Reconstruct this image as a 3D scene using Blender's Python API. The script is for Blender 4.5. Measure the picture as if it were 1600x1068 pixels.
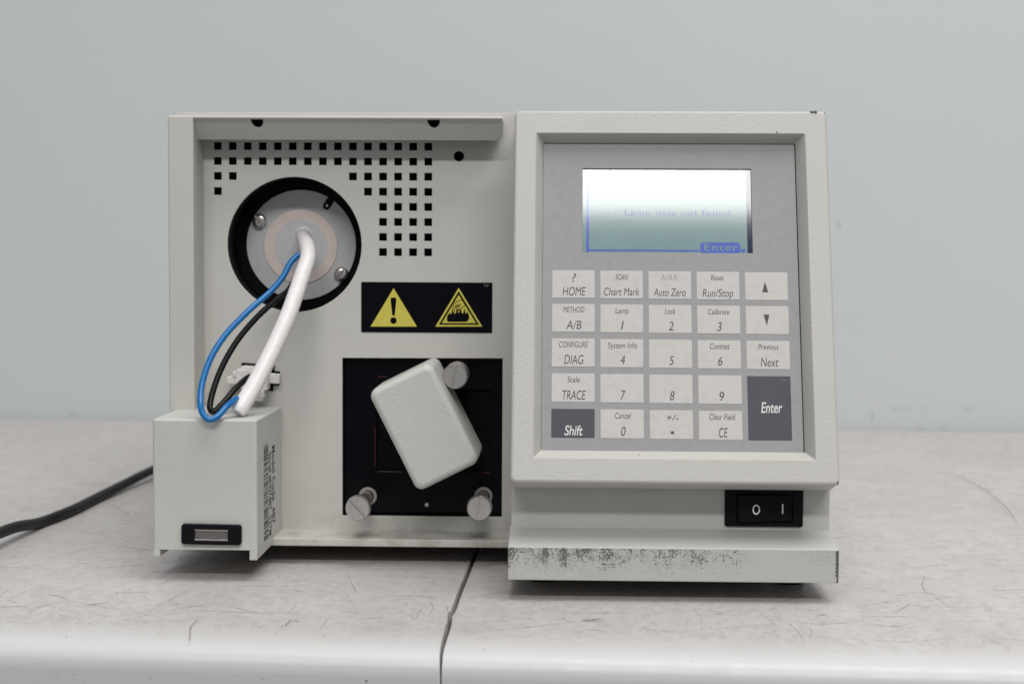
import bpy, bmesh, math, random
from mathutils import Vector, Matrix

for o in list(bpy.data.objects):
    bpy.data.objects.remove(o)
scene = bpy.context.scene
COL = scene.collection
R = math.radians
random.seed(7)

# ------------------------------------------------------------------ camera
FPX, CX, CY = 2440.0, 800.0, 534.0            # focal length in pixels of the 1600 px wide photograph
CAM_POS = Vector((0, 0, .147))
CAM_ROT = (Matrix.Rotation(R(1.5), 3, 'Z') @ Matrix.Rotation(math.pi / 2 - math.atan(134 / FPX), 3, 'X')
           @ Matrix.Rotation(R(.3), 3, 'Z'))
cd = bpy.data.cameras.new('camera')
cam = bpy.data.objects.new('camera', cd)
COL.objects.link(cam)
cd.sensor_width = 36
cd.lens = 36 * FPX / 1600
cd.clip_start, cd.clip_end = .02, 50
cam.matrix_world = Matrix.Translation(CAM_POS) @ CAM_ROT.to_4x4()
cd.dof.use_dof = True
cd.dof.focus_distance = .70
cd.dof.aperture_fstop = 12
scene.camera = cam

# ------------------------------------------------------------------ room light
w = bpy.data.worlds.new('World')
scene.world = w
w.use_nodes = True
bg = w.node_tree.nodes['Background']
bg.inputs[0].default_value = (.93, .97, 1, 1)
bg.inputs[1].default_value = .27


def area(name, loc, target, sx, sy, watts, col=(1, .985, .96)):
    l = bpy.data.lights.new(name, 'AREA')
    l.shape = 'RECTANGLE'
    l.size, l.size_y = sx, sy
    l.energy = watts
    l.color = col
    o = bpy.data.objects.new(name, l)
    COL.objects.link(o)
    o.location = loc
    d = Vector(target) - Vector(loc)
    o.rotation_euler = d.to_track_quat('-Z', 'Y').to_euler()
    return o


area('ceiling_lamp_behind', (.25, -2.19, 2.3), (.25, -2.19, 0), 2.6, .38, 92)
area('ceiling_lamp_overhead', (.55, .22, 2.2), (.55, .22, 0), 1.9, 1.3, 45)
area('ceiling_lamp_between', (.2, -1.2, 2.3), (.2, -1.2, 0), 2.0, .6, 10)

vs = scene.view_settings
vs.view_transform = 'Standard'
vs.look = 'None'
vs.exposure = 0
vs.gamma = 1
vs.use_curve_mapping = False


# ------------------------------------------------------------------ helpers
def ray(px, py):
    return CAM_ROT @ Vector(((px - CX) / FPX, -(py - CY) / FPX, -1))


def at(px, py, Y):
    """point of the survey: pixel of the photograph at a known depth Y"""
    d = ray(px, py)
    return CAM_POS + d * (Y / d.y)


def on_table(px, py, z=0):
    d = ray(px, py)
    return CAM_POS + d * ((z - CAM_POS.z) / d.z)


WORLD = {}


def link(name, mesh, mat=None, parent=None, M=None, label=None, cat=None, kind=None, group=None):
    o = bpy.data.objects.new(name, mesh)
    COL.objects.link(o)
    M = M or Matrix.Identity(4)
    if parent is not None:
        o.parent = parent
        o.matrix_parent_inverse = WORLD[parent.name].inverted()
    o.matrix_basis = M
    WORLD[o.name] = M.copy()
    if mesh is not None and len(mesh.polygons) > 5 and kind != 'stuff':
        md = o.modifiers.new('weighted normals', 'WEIGHTED_NORMAL')
        md.keep_sharp = True
    if mesh is not None and mat is not None and not mesh.materials:
        mesh.materials.append(mat)
    if label: o['label'] = label
    if cat: o['category'] = cat
    if kind: o['kind'] = kind
    if group: o['group'] = group
    return o


def finish(me, ang=35, smooth=True):
    if smooth:
        for p in me.polygons: p.use_smooth = True
        me.set_sharp_from_angle(angle=R(ang))
    return me


def from_bm(bm, ang=35, normals=True):
    if normals: bmesh.ops.recalc_face_normals(bm, faces=bm.faces[:])
    me = bpy.data.meshes.new('m')
    bm.to_mesh(me)
    bm.free()
    return finish(me, ang)


def box(x0, x1, y0, y1, z0, z1, r=0.0, seg=2):
    bm = bmesh.new()
    bmesh.ops.create_cube(bm, size=1)
    for v in bm.verts:
        v.co = Vector((x0 if v.co.x < 0 else x1, y0 if v.co.y < 0 else y1, z0 if v.co.z < 0 else z1))
    if r > 0:
        bmesh.ops.bevel(bm, geom=bm.edges[:], offset=r, segments=seg, profile=.5, affect='EDGES')
    return from_bm(bm, 50 if r else 30)


def boxes(lst, r=0.0, seg=2):
    bm = bmesh.new()
    for b in lst:
        me = box(*b, r, seg)
        bm.from_mesh(me)
        bpy.data.meshes.remove(me)
    return from_bm(bm, 50 if r else 30)


def rrect(x0, x1, y0, y1, r, n=6):
    pts = []
    r = max(r, 1e-5)
    for cx, cy, a0 in ((x1 - r, y1 - r, 0), (x0 + r, y1 - r, 90), (x0 + r, y0 + r, 180), (x1 - r, y0 + r, 270)):
        for i in range(n + 1):
            a = R(a0 + 90 * i / n)
            pts.append((cx + r * math.cos(a), cy + r * math.sin(a)))
    return pts


def loft(loops, cap0=True, cap1=True, ang=35):
    bm = bmesh.new()
    rings = [[bm.verts.new(p) for p in l] for l in loops]
    n = len(loops[0])
    for a, b in zip(rings, rings[1:]):
        for i in range(n):
            bm.faces.new((a[i], a[(i + 1) % n], b[(i + 1) % n], b[i]))
    if cap0: bm.faces.new(rings[0])
    if cap1: bm.faces.new(rings[-1])
    return from_bm(bm, ang)


def loft_rr(specs, n=6, **k):
    """specs: (x0,x1,y0,y1,r,z)"""
    return loft([[(x, y, s[5]) for x, y in rrect(*s[:5], n)] for s in specs], **k)


def circle(cx, cy, r, n=48, a0=0):
    return [(cx + r * math.cos(2 * math.pi * i / n + a0), cy + r * math.sin(2 * math.pi * i / n + a0)) for i in range(n)]


def plate(outer, holes=(), thick=.001, bevel=0.0):
    """flat sheet with real openings, in local XY, thick along Z (0 = front, back at -thick)"""
    cu = bpy.data.curves.new('c', 'CURVE')
    cu.dimensions = '2D'
    cu.fill_mode = 'BOTH'
    for ring in [outer] + list(holes):
        s = cu.splines.new('POLY')
        s.points.add(len(ring) - 1)
        for p, q in zip(s.points, ring): p.co = (q[0], q[1], 0, 1)
        s.use_cyclic_u = True
    cu.extrude = max(thick / 2 - bevel, 0)
    cu.bevel_depth = bevel
    cu.bevel_resolution = 1
    o = bpy.data.objects.new('c', cu)
    COL.objects.link(o)
    bpy.context.view_layer.update()
    me = bpy.data.meshes.new_from_object(o.evaluated_get(bpy.context.evaluated_depsgraph_get()))
    bpy.data.objects.remove(o)
    bpy.data.curves.remove(cu)
    for v in me.vertices: v.co.z -= thick / 2
    me.materials.clear()
    return finish(me, 40)


def flat(ring, holes=()):
    me = plate(ring, holes, 0)
    return me


def catmull(pts, per=10):
    P = [Vector(p) for p in pts]
    P = [P[0] * 2 - P[1]] + P + [P[-1] * 2 - P[-2]]
    out = []
    for i in range(1, len(P) - 2):
        a, b, c, d = P[i - 1:i + 3]
        for k in range(per):
            t = k / per
            out.append(.5 * ((2 * b) + (c - a) * t + (2 * a - 5 * b + 4 * c - d) * t * t + (3 * b - a - 3 * c + d) * t ** 3))
    out.append(P[-2])
    return out


def tube(pts, rad, n=16, per=10, ang=50):
    C = catmull(pts, per)
    m = len(C)
    if not callable(rad):
        rr = rad
        rad = lambda t: rr
    T = [(C[min(i + 1, m - 1)] - C[max(i - 1, 0)]).normalized() for i in range(m)]
    up = Vector((0, 0, 1)) if abs(T[0].z) < .9 else Vector((1, 0, 0))
    N = (up - T[0] * up.dot(T[0])).normalized()
    loops = []
    for i in range(m):
        N = (N - T[i] * N.dot(T[i])).normalized()
        B = T[i].cross(N)
        r = rad(i / (m - 1))
        loops.append([C[i] + (N * math.cos(2 * math.pi * k / n) + B * math.sin(2 * math.pi * k / n)) * r for k in range(n)])
    return loft(loops, ang=ang)


def lathe(profile, n=40, ang=35):
    """profile (r, h) around local Z"""
    return loft([[(r * math.cos(2 * math.pi * k / n), r * math.sin(2 * math.pi * k / n), h) for k in range(n)] for r, h in profile], ang=ang)


def join(*meshes):
    bm = bmesh.new()
    for me in meshes: bm.from_mesh(me)
    return from_bm(bm, 40, normals=False)


def FRONT(x, y, z, rot=0):
    """matrix: local X -> X, local Y -> Z (up), local Z -> -Y (towards the viewer)"""
    return Matrix.Translation((x, y, z)) @ Matrix.Rotation(math.pi / 2, 4, 'X') @ Matrix.Rotation(R(rot), 4, 'Z')


CAPH = 1.0


def text_mesh(s, cap, width=None, shear=0.0, bold=0.0, anchor='c', spacing=1.0, thick=.00004):
    cu = bpy.data.curves.new('t', 'FONT')
    cu.body = s
    cu.size = 1
    cu.shear = shear
    cu.offset = bold
    cu.space_character = spacing
    o = bpy.data.objects.new('t', cu)
    COL.objects.link(o)
    bpy.context.view_layer.update()
    me = bpy.data.meshes.new_from_object(o.evaluated_get(bpy.context.evaluated_depsgraph_get()))
    bpy.data.objects.remove(o)
    bpy.data.curves.remove(cu)
    xs = [v.co.x for v in me.vertices]
    x0, x1 = min(xs), max(xs)
    sy = cap / CAPH
    sx = sy * .72 if width is None else width / (x1 - x0)
    for v in me.vertices:
        v.co.x = (v.co.x - (x0 + x1) / 2) * sx
        v.co.y *= sy
        v.co.z = 0
    me.materials.clear()
    return me


_h = text_mesh('H', 1.0)
CAPH = max(v.co.y for v in _h.vertices)


# ------------------------------------------------------------------ materials
def nodes(name):
    m = bpy.data.materials.new(name)
    m.use_nodes = True
    nt = m.node_tree
    return m, nt, nt.nodes['Principled BSDF']


def setp(b, **k):
    for a, v in k.items():
        b.inputs[a.replace('_', ' ')].default_value = v


def N(nt, t, **k):
    n = nt.nodes.new(t)
    for a, v in k.items(): setattr(n, a, v)
    return n


def noise(nt, vec, scale, detail=3, rough=.55, dist=0):
    n = N(nt, 'ShaderNodeTexNoise')
    n.inputs['Scale'].default_value = scale
    n.inputs['Detail'].default_value = detail
    n.inputs['Roughness'].default_value = rough
    n.inputs['Distortion'].default_value = dist
    nt.links.new(vec, n.inputs['Vector'])
    return n.outputs['Fac']


def ramp(nt, fac, stops):
    r = N(nt, 'ShaderNodeValToRGB')
    e = r.color_ramp.elements
    while len(e) < len(stops): e.new(.5)
    for el, (p, c) in zip(e, stops):
        el.position = p
        el.color = (c, c, c, 1) if not isinstance(c, tuple) else (*c, 1)
    nt.links.new(fac, r.inputs['Fac'])
    return r.outputs['Color']


def mixc(nt, fac, a, b, mode='MIX'):
    m = N(nt, 'ShaderNodeMix', data_type='RGBA', blend_type=mode)
    for sock, v in ((m.inputs[0], fac), (m.inputs[6], a), (m.inputs[7], b)):
        if isinstance(v, (int, float)): sock.default_value = v
        elif isinstance(v, tuple): sock.default_value = (*v, 1)
        else: nt.links.new(v, sock)
    return m.outputs[2]


def math_(nt, op, a, b=None):
    m = N(nt, 'ShaderNodeMath', operation=op)
    for i, v in enumerate((a, b)):
        if v is None: continue
        if isinstance(v, (int, float)): m.inputs[i].default_value = v
        else: nt.links.new(v, m.inputs[i])
    return m.outputs[0]


def bump(nt, b, h, dist, strength=1.0):
    n = N(nt, 'ShaderNodeBump')
    n.inputs['Distance'].default_value = dist
    n.inputs['Strength'].default_value = strength
    nt.links.new(h, n.inputs['Height'])
    nt.links.new(n.outputs[0], b.inputs['Normal'])


def objco(nt):
    g = N(nt, 'ShaderNodeNewGeometry')
    return g.outputs['Position']


def plain(name, col, rough=.5, metal=0.0, **k):
    m, nt, b = nodes(name)
    setp(b, Base_Color=(*col, 1), Roughness=rough, Metallic=metal)
    for a, v in k.items(): b.inputs[a.replace('_', ' ')].default_value = v
    p = objco(nt)
    f = noise(nt, p, 300, 2)
    c = mixc(nt, ramp(nt, f, [(.3, .94), (.7, 1.04)]), (0, 0, 0), col)
    nt.links.new(c, b.inputs['Base Color'])
    return m


def paint(name, col, wrinkle, scale, rough=.5, grime=.06, dirt_shade=False):
    m, nt, b = nodes(name)
    p = objco(nt)
    big = noise(nt, p, 26, 4, .6)
    fine = noise(nt, p, 420, 3, .6)
    c = mixc(nt, ramp(nt, big, [(.35, 0.0), (.75, 1.0)]), col, tuple(x * (1 - grime) for x in col))
    dots = ramp(nt, noise(nt, p, 230, 2, .5), [(.765, 0.0), (.785, 1.0)])
    c = mixc(nt, math_(nt, 'MULTIPLY', dots, .35), c, (.18, .16, .13))
    if dirt_shade:                                   # brown dust in the lower corner, plus painted shade below the knobs
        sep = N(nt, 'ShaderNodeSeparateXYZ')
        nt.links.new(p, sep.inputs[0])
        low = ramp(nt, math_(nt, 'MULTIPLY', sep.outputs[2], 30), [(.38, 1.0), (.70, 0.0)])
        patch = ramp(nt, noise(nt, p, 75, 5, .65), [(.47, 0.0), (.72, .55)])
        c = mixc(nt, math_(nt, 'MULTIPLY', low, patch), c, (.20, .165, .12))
    nt.links.new(c, b.inputs['Base Color'])
    setp(b, Roughness=rough)
    h = noise(nt, p, scale, 3, .55, .6)
    h2 = math_(nt, 'ADD', h, math_(nt, 'MULTIPLY', fine, .3))
    bump(nt, b, h2, wrinkle)
    return m


GREY = (.47, .47, .43)
M_panel = paint('painted sheet metal', (.545, .533, .500), .00008, 700, .55, dirt_shade=True)
M_shell = paint('painted shell metal', (.52, .508, .476), .0001, 600, .55)
M_frame = paint('wrinkle finish plastic', (.455, .444, .417), .00016, 850, .52, .04)
M_block = paint('textured grey plastic', (.52, .525, .50), .0002, 900, .50, .03)
M_box = paint('smooth grey plastic', (.50, .50, .475), .00008, 800, .48)
M_overlay = plain('grey keypad foil', (.285, .285, .292), .55, Specular_IOR_Level=.3)
M_key = plain('pale key print', (.51, .485, .47), .55, Specular_IOR_Level=.3)
M_darkkey = plain('dark key print', (.062, .066, .080), .55, Specular_IOR_Level=.3)
M_ink = plain('dark grey ink', (.032, .030, .034), .5)
M_inklight = plain('light grey ink', (.22, .21, .21), .5)
M_white_ink = plain('white ink', (.62, .61, .60), .5)
M_blackplastic = plain('black plastic', (.006, .006, .008), .38, Specular_IOR_Level=.10)
M_blackgloss = plain('black glossy foil', (.0035, .0035, .006), .22, Specular_IOR_Level=.10)
M_cavity = plain('black anodised metal', (.004, .0035, .0045), .5, Specular_IOR_Level=.10)
M_yellow = plain('yellow print', (.60, .53, .085), .4)
M_rubber = plain('black rubber', (.012, .012, .013), .5)
M_cord = plain('black cord jacket', (.007, .007, .008), .5, Specular_IOR_Level=.2)
M_blue = plain('blue wire jacket', (.001, .125, .36), .32)
M_blackwire = plain('black wire jacket', (.005, .0045, .005), .4, Specular_IOR_Level=.25)
M_sleeve = plain('white silicone sleeve', (.76, .73, .735), .36, Subsurface_Weight=.15, Subsurface_Radius=(.004, .003, .003), Subsurface_Scale=.5)
M_conn = plain('milky connector nylon', (.74, .72, .69), .4)
M_red = plain('red wire', (.40, .02, .015), .4)
M_darkred = plain('dark red reflection', (.10, .004, .006), .5)  # colour of the painted reflections in the cell bay
M_alu = plain('matte aluminium', (.50, .50, .505), .5, 0)
M_ring = plain('pale pink ceramic ring', (.68, .58, .545), .6)
M_disc_mid = plain('pale silicone disc', (.55, .555, .56), .5)
M_chip = plain('chipped dark edge', (.10, .10, .095), .7)
M_washer = plain('pale washer', (.34, .31, .31), .5)
M_magnet = plain('brushed grey magnet', (.16, .145, .14), .45, .3)


def steel_mat():
    m, nt, b = nodes('turned stainless steel')
    p = objco(nt)
    f = noise(nt, p, 500, 3, .6)
    nt.links.new(mixc(nt, f, (.50, .47, .45), (.74, .70, .67)), b.inputs['Base Color'])
    setp(b, Metallic=.92, Roughness=.30)
    bump(nt, b, f, .00005)
    return m


M_steel = steel_mat()


def base_mat():
    """wrinkle paint with the black rub marks of the plinth front"""
    m, nt, b = nodes('rubbed plinth plastic')
    p = objco(nt)
    sep = N(nt, 'ShaderNodeSeparateXYZ')
    nt.links.new(p, sep.inputs[0])
    x, y, z = sep.outputs
    # only the front face: y < .6606
    front = ramp(nt, math_(nt, 'MULTIPLY', math_(nt, 'SUBTRACT', y, .66), 1000), [(.15, 1.0), (.55, 0.0)])
    # strongest just below the upper edge (z .0235), gone towards the foot; streaks run down
    h = math_(nt, 'DIVIDE', math_(nt, 'SUBTRACT', z, .009), .0145)
    fall = ramp(nt, h, [(.06, .10), (.40, .62), (.75, 1.0), (.95, 1.0), (.99, .3)])
    mp = N(nt, 'ShaderNodeMapping')
    mp.inputs['Scale'].default_value = (1, 1, .22)
    nt.links.new(p, mp.inputs['Vector'])
    streak = noise(nt, mp.outputs[0], 170, 3, .6)
    # less of it to the right
    side = ramp(nt, math_(nt, 'DIVIDE', math_(nt, 'ADD', x, .0185), .1405), [(0.0, .95), (.08, 1.0), (.25, 1.12), (.34, .85), (.50, .86), (.60, .80), (.70, .70), (.78, .15), (.90, .35), (1.0, .6)])
    speck = math_(nt, 'ADD', math_(nt, 'MULTIPLY', noise(nt, p, 1250, 4, .7), .72), math_(nt, 'MULTIPLY', noise(nt, p, 420, 3, .6), .28))
    v = math_(nt, 'MULTIPLY', math_(nt, 'MULTIPLY', fall, side), ramp(nt, streak, [(.30, .35), (.62, 1.0)]))
    v = math_(nt, 'ADD', math_(nt, 'MULTIPLY', v, .225), speck)
    marks = math_(nt, 'MULTIPLY', ramp(nt, v, [(.652, 0.0), (.715, .85)]), front)
    # rubbed right corner
    corner = ramp(nt, math_(nt, 'MULTIPLY', math_(nt, 'SUBTRACT', x, .1185), 300), [(.15, 0.0), (.50, .18), (.72, .60), (.85, .95), (1.0, .95)])
    cf = math_(nt, 'MULTIPLY', ramp(nt, h, [(.0, .55), (.3, .8), (.8, 1.0), (.95, .8), (1.0, 0.0)]), corner)
    cm = math_(nt, 'MULTIPLY', ramp(nt, math_(nt, 'ADD', math_(nt, 'MULTIPLY', cf, .50), speck), [(.66, 0.0), (.76, .92)]), front)
    marks = math_(nt, 'MAXIMUM', marks, cm)
    smudge = math_(nt, 'MULTIPLY', math_(nt, 'MULTIPLY', math_(nt, 'MULTIPLY', fall, side), ramp(nt, noise(nt, p, 130, 3), [(.45, 0.0), (.75, .22)])), front)
    c = mixc(nt, smudge, (.45, .45, .425), (.12, .12, .13))
    c = mixc(nt, marks, c, (.045, .045, .05))
    nt.links.new(c, b.inputs['Base Color'])
    setp(b, Roughness=.5)
    bump(nt, b, noise(nt, p, 600, 3), .0002)
    return m


M_base = base_mat()


def lcd_mat(name, col, em):
    m, nt, b = nodes(name)
    p = objco(nt)
    f = noise(nt, p, 260, 3, .6)
    c = mixc(nt, f, tuple(x * .9 for x in col), tuple(x * 1.1 for x in col))
    nt.links.new(c, b.inputs['Base Color'])
    nt.links.new(c, b.inputs['Emission Color'])
    setp(b, Roughness=.068, Emission_Strength=em, IOR=1.42)
    return m


M_lcd = lcd_mat('backlit display glass', (.14, .205, .21), .34)
M_lcdline = lcd_mat('violet display segments', (.055, .085, .30), .5)
M_lcddark = lcd_mat('dark display border', (.012, .018, .045), .2)
M_lcdghost = lcd_mat('faint display letters', (.085, .11, .23), .34)


def wall_mat():
    m, nt, b = nodes('painted wall board')
    p = objco(nt)
    a = noise(nt, p, 2.2, 4, .55)
    d = noise(nt, p, 14, 4, .6)
    c = mixc(nt, ramp(nt, a, [(.3, 0.0), (.7, 1.0)]), (.53, .558, .570), (.545, .573, .584))
    c = mixc(nt, ramp(nt, d, [(.68, 0.0), (.85, .08)]), c, (.36, .38, .39))
    nt.links.new(c, b.inputs['Base Color'])
    setp(b, Roughness=.6)
    bump(nt, b, noise(nt, p, 160, 3), .0001)
    return m


def table_mat():
    m, nt, b = nodes('worn granite grey plastic table')
    p = objco(nt)
    mp = N(nt, 'ShaderNodeMapping')
    mp.inputs['Scale'].default_value = (1.25, .85, 1)
    mp.inputs['Rotation'].default_value = (0, 0, R(-25))
    nt.links.new(p, mp.inputs['Vector'])
    q = mp.outputs[0]
    sep = N(nt, 'ShaderNodeSeparateXYZ')
    nt.links.new(p, sep.inputs[0])
    # the rolled front edge stays cleaner than the work surface
    yy = math_(nt, 'ADD', sep.outputs[1], math_(nt, 'MULTIPLY', sep.outputs[0], .0524))
    work = ramp(nt, math_(nt, 'ADD', math_(nt, 'MULTIPLY', math_(nt, 'SUBTRACT', yy, .585), 22), math_(nt, 'MULTIPLY', noise(nt, p, 30, 3), .3)), [(.12, .06), (.60, 1.0)])
    big = ramp(nt, noise(nt, q, 9, 5, .62, .4), [(.30, 0.0), (.72, 1.0)])
    mid = ramp(nt, noise(nt, q, 55, 5, .68, .8), [(.40, 0.0), (.74, 1.0)])
    fine = ramp(nt, noise(nt, q, 190, 5, .72, .9), [(.46, 0.0), (.75, 1.0)])
    tiny = ramp(nt, noise(nt, p, 900, 2, .6), [(.55, 0.0), (.78, 1.0)])
    pink = ramp(nt, noise(nt, p, 16, 3, .6, .5), [(.52, 0.0), (.74, 1.0)])
    c = mixc(nt, math_(nt, 'MULTIPLY', big, .55), (.525, .508, .500), (.41, .385, .372))
    c = mixc(nt, work, (.535, .53, .532), c)
    c = mixc(nt, math_(nt, 'MULTIPLY', math_(nt, 'MULTIPLY', mid, .52), work), c, (.375, .335, .320))
    c = mixc(nt, math_(nt, 'MULTIPLY', math_(nt, 'MULTIPLY', fine, .62), work), c, (.30, .255, .24))
    c = mixc(nt, math_(nt, 'MULTIPLY', math_(nt, 'MULTIPLY', tiny, .30), work), c, (.30, .28, .275))
    c = mixc(nt, math_(nt, 'MULTIPLY', math_(nt, 'MULTIPLY', pink, .20), work), c, (.47, .375, .355))
    # thin worn-in scuffs from stretched voronoi edges
    vo = N(nt, 'ShaderNodeTexVoronoi', feature='DISTANCE_TO_EDGE')
    vo.inputs['Scale'].default_value = 34
    wq = N(nt, 'ShaderNodeVectorMath', operation='ADD')
    nz = N(nt, 'ShaderNodeTexNoise')
    nz.inputs['Scale'].default_value = 40
    nt.links.new(p, nz.inputs['Vector'])
    sc = N(nt, 'ShaderNodeVectorMath', operation='SCALE')
    sc.inputs['Scale'].default_value = .03
    nt.links.new(nz.outputs['Color'], sc.inputs[0])
    nt.links.new(q, wq.inputs[0])
    nt.links.new(sc.outputs[0], wq.inputs[1])
    nt.links.new(wq.outputs[0], vo.inputs['Vector'])
    line = ramp(nt, vo.outputs['Distance'], [(0.0, 1.0), (.022, 0.0)])
    lm = math_(nt, 'MULTIPLY', math_(nt, 'MULTIPLY', line, ramp(nt, noise(nt, p, 22, 3), [(.52, 0.0), (.75, .16)])), work)
    c = mixc(nt, lm, c, (.25, .21, .20))
    nt.links.new(c, b.inputs['Base Color'])
    nt.links.new(ramp(nt, mid, [(0.0, .36), (1.0, .52)]), b.inputs['Roughness'])
    hh = math_(nt, 'ADD', noise(nt, q, 260, 4, .65), math_(nt, 'MULTIPLY', noise(nt, p, 700, 2), .5))
    bump(nt, b, hh, .00009, .8)
    return m


M_wall = wall_mat()
M_table = table_mat()


def mark_mat(name, col, alpha):
    m, nt, b = nodes(name)
    setp(b, Base_Color=(*col, 1), Roughness=.7)
    p = objco(nt)
    f = ramp(nt, noise(nt, p, 260, 3, .6), [(.35, alpha * .25), (.62, alpha)])
    nt.links.new(f, b.inputs['Alpha'])
    return m


M_mark = [mark_mat('grey hairline scratch', (.27, .24, .23), .42),
          mark_mat('brown hairline scratch', (.27, .20, .18), .40),
          mark_mat('dark scratch', (.11, .09, .085), .52),
          mark_mat('rusty stain', (.16, .085, .065), .6)]
M_speck = plain('dark speck', (.06, .055, .055), .7)

# ------------------------------------------------------------------ wall
wl = link('wall', box(-2.6, 2.6, 0, .05, -.8, 2.0), M_wall, M=Matrix.Translation((0, 1.372, 0)) @ Matrix.Rotation(R(-2.9), 4, 'Z'), kind='structure')
wl['label'] = 'pale blue grey painted wall behind the table'


def wall_pt(px, py):
    d = ray(px, py)
    n = Vector((math.sin(R(-2.9)), -math.cos(R(-2.9)), 0))
    o = Vector((0, 1.372, 0))
    return CAM_POS + d * ((o - CAM_POS).dot(n) / d.dot(n))


M_wallmark = mark_mat('grey wall smudge', (.32, .33, .33), .22)
for px, py, sx, sy in ((1444, 636, .0045, .0012), (1420, 637, .005, .0011), (1399, 638, .004, .0011), (1363, 649, .0016, .004), (1512, 638, .005, .0014),
                       (1438, 671, .0045, .0012), (1475, 669, .003, .001), (1310, 352, .0022, .002), (116, 646, .004, .0016)):
    p = wall_pt(px, py)
    ring = [(sx * (1 + .35 * random.uniform(-1, 1)) * math.cos(a), sy * (1 + .35 * random.uniform(-1, 1)) * math.sin(a)) for a in [i * math.pi / 6 for i in range(12)]]
    link('wall_smudge', flat(ring), M_wallmark, wl, Matrix.Translation(p + Vector((0, -.0006, 0))) @ Matrix.Rotation(R(-2.9), 4, 'Z') @ Matrix.Rotation(math.pi / 2, 4, 'X'))

# ------------------------------------------------------------------ table
TA = R(-3.0)
TM = Matrix.Translation((0, .572, 0)) @ Matrix.Rotation(TA, 4, 'Z')
table = link('folding_table', None, M=TM, label='worn white plastic folding table with a centre seam under the instrument', cat='table')
SEAM = [(-.01, -.0408), (.006, -.0412), (.03, -.0424), (.048, -.0432), (.056, -.0444), (.066, -.0441), (.10, -.0452), (.2, -.0478), (.4, -.0495), (.8, -.050)]


def seam(y):
    for (a, p), (b, q) in zip(SEAM, SEAM[1:]):
        if y <= b: return p + (q - p) * (max(y, a) - a) / (b - a)
    return SEAM[-1][1]


def leaf(side):
    """side -1: left leaf (right edge at the seam); +1: right leaf"""
    ys = [-.006 + i * .003 for i in range(36)] + [.1 + i * .02 for i in range(1, 35)]
    yb = .795
    ys = [y for y in ys if y < yb]
    # profile steps: (front offset, seam offset, z)
    if side < 0:
        so_ = (.0026, .0014, .0010, .0008, .0007, .0006, .0004, .0002, 0, 0)
        gap = -.0003
    else:
        so_ = (.0030, .0012, .0006, .0004, .0002, .0001, .0001, 0, 0, 0)
        gap = .0004
    fo_ = (.055, .034, .022, .012, .0075, .004, .0018, .0005, 0, 0)
    st = list(zip(fo_, so_, (0, -.00005, -.0002, -.0006, -.0012, -.0024, -.0043, -.0072, -.011, -.045)))
    loops = []
    far = 1.25 * side
    rng = random.Random(3 + side)
    wob = [rng.uniform(-.00006, .00006) for _ in ys]
    for fo, so, z in st:
        y0, y1 = fo - .0, yb - fo
        L = []
        for y, wv in zip(ys, wob):
            yy = y0 + (y1 - y0) * (y - ys[0]) / (ys[-1] - ys[0]) if fo > .03 else max(min(y, y1), y0)
            yy = y0 + (y - ys[0]) * (y1 - y0) / (ys[-1] - ys[0])
            L.append(((seam(yy) + gap + side * so + wv), yy, z))
        nfar = 30
        for k in range(nfar + 1):
            t = k / nfar
            L.append((seam(.8) * (1 - t) + (far - side * fo) * t if 0 else (L[len(ys) - 1][0]) * (1 - t) + (far - side * fo) * t, y1, z)) if k else None
        for k in range(1, nfar + 1):
            t = k / nfar
            L.append(((far - side * fo) * (1 - t) + L[0][0] * t, y0, z)) if k < nfar else L.append((far - side * fo, y0, z)) if 0 else None
        L = [p for p in L if p]
        loops.append(L)
    return loft(loops, cap0=True, cap1=True, ang=40)


leafL = link('table_leaf', leaf(-1), M_table, table, TM, label='table leaf left of the seam')
leafR = link('table_leaf', leaf(1), M_table, table, TM, label='table leaf right of the seam')

# hairline scratches, scuffs and specks worn into the table top
def ribbons(curves):
    bm = bmesh.new()
    for pts, wd in curves:
        prev = None
        n = len(pts)
        for i, p in enumerate(pts):
            t = (pts[min(i + 1, n - 1)] - pts[max(i - 1, 0)]).normalized()
            s = Vector((-t.y, t.x, 0)) * wd * .5 * (.25 + .75 * math.sin(math.pi * (i + .4) / (n - .2)) ** .5) * random.uniform(.6, 1.3)
            a, b = bm.verts.new(p + s), bm.verts.new(p - s)
            if prev: bm.faces.new((prev[0], a, b, prev[1]))
            prev = (a, b)
    return from_bm(bm, 80)


def scratch(x, y, ang, ln, curl, z, n=14):
    pts, a = [], ang
    p = Vector((x, y, z))
    for i in range(n):
        pts.append(p.copy())
        a += curl / n + random.gauss(0, .025)
        p = p + Vector((math.cos(a), math.sin(a), 0)) * ln / n
    return pts


rng_sets = [[], [], [], []]
for i in range(1300):
    u = random.random()
    x = random.uniform(-.52, .52)
    y = .607 + (random.random() ** 1.3) * .70
    k = random.choices((0, 1, 2), (54, 45, 1))[0]
    ang = random.choice((0, 0, 0, .5, 2.6, 1.2, 1.9)) + random.gauss(0, .35)
    ln = random.choice((.003, .005, .005, .008, .012, .018, .035)) * random.uniform(.6, 1.4)
    wd = random.uniform(.00025, .0006) * (1 + 1.3 * math.cos(ang) ** 2) * (1 if k < 2 else .7)
    rng_sets[k].append((scratch(x, y, ang, ln, random.gauss(0, .22), .00012 + .00002 * k), wd))


def traced(k, pix, wd):
    P = [on_table(*p) for p in pix]
    for p in P: p.z = .00022
    rng_sets[k].append((catmull(P, 6), wd * .72))


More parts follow.
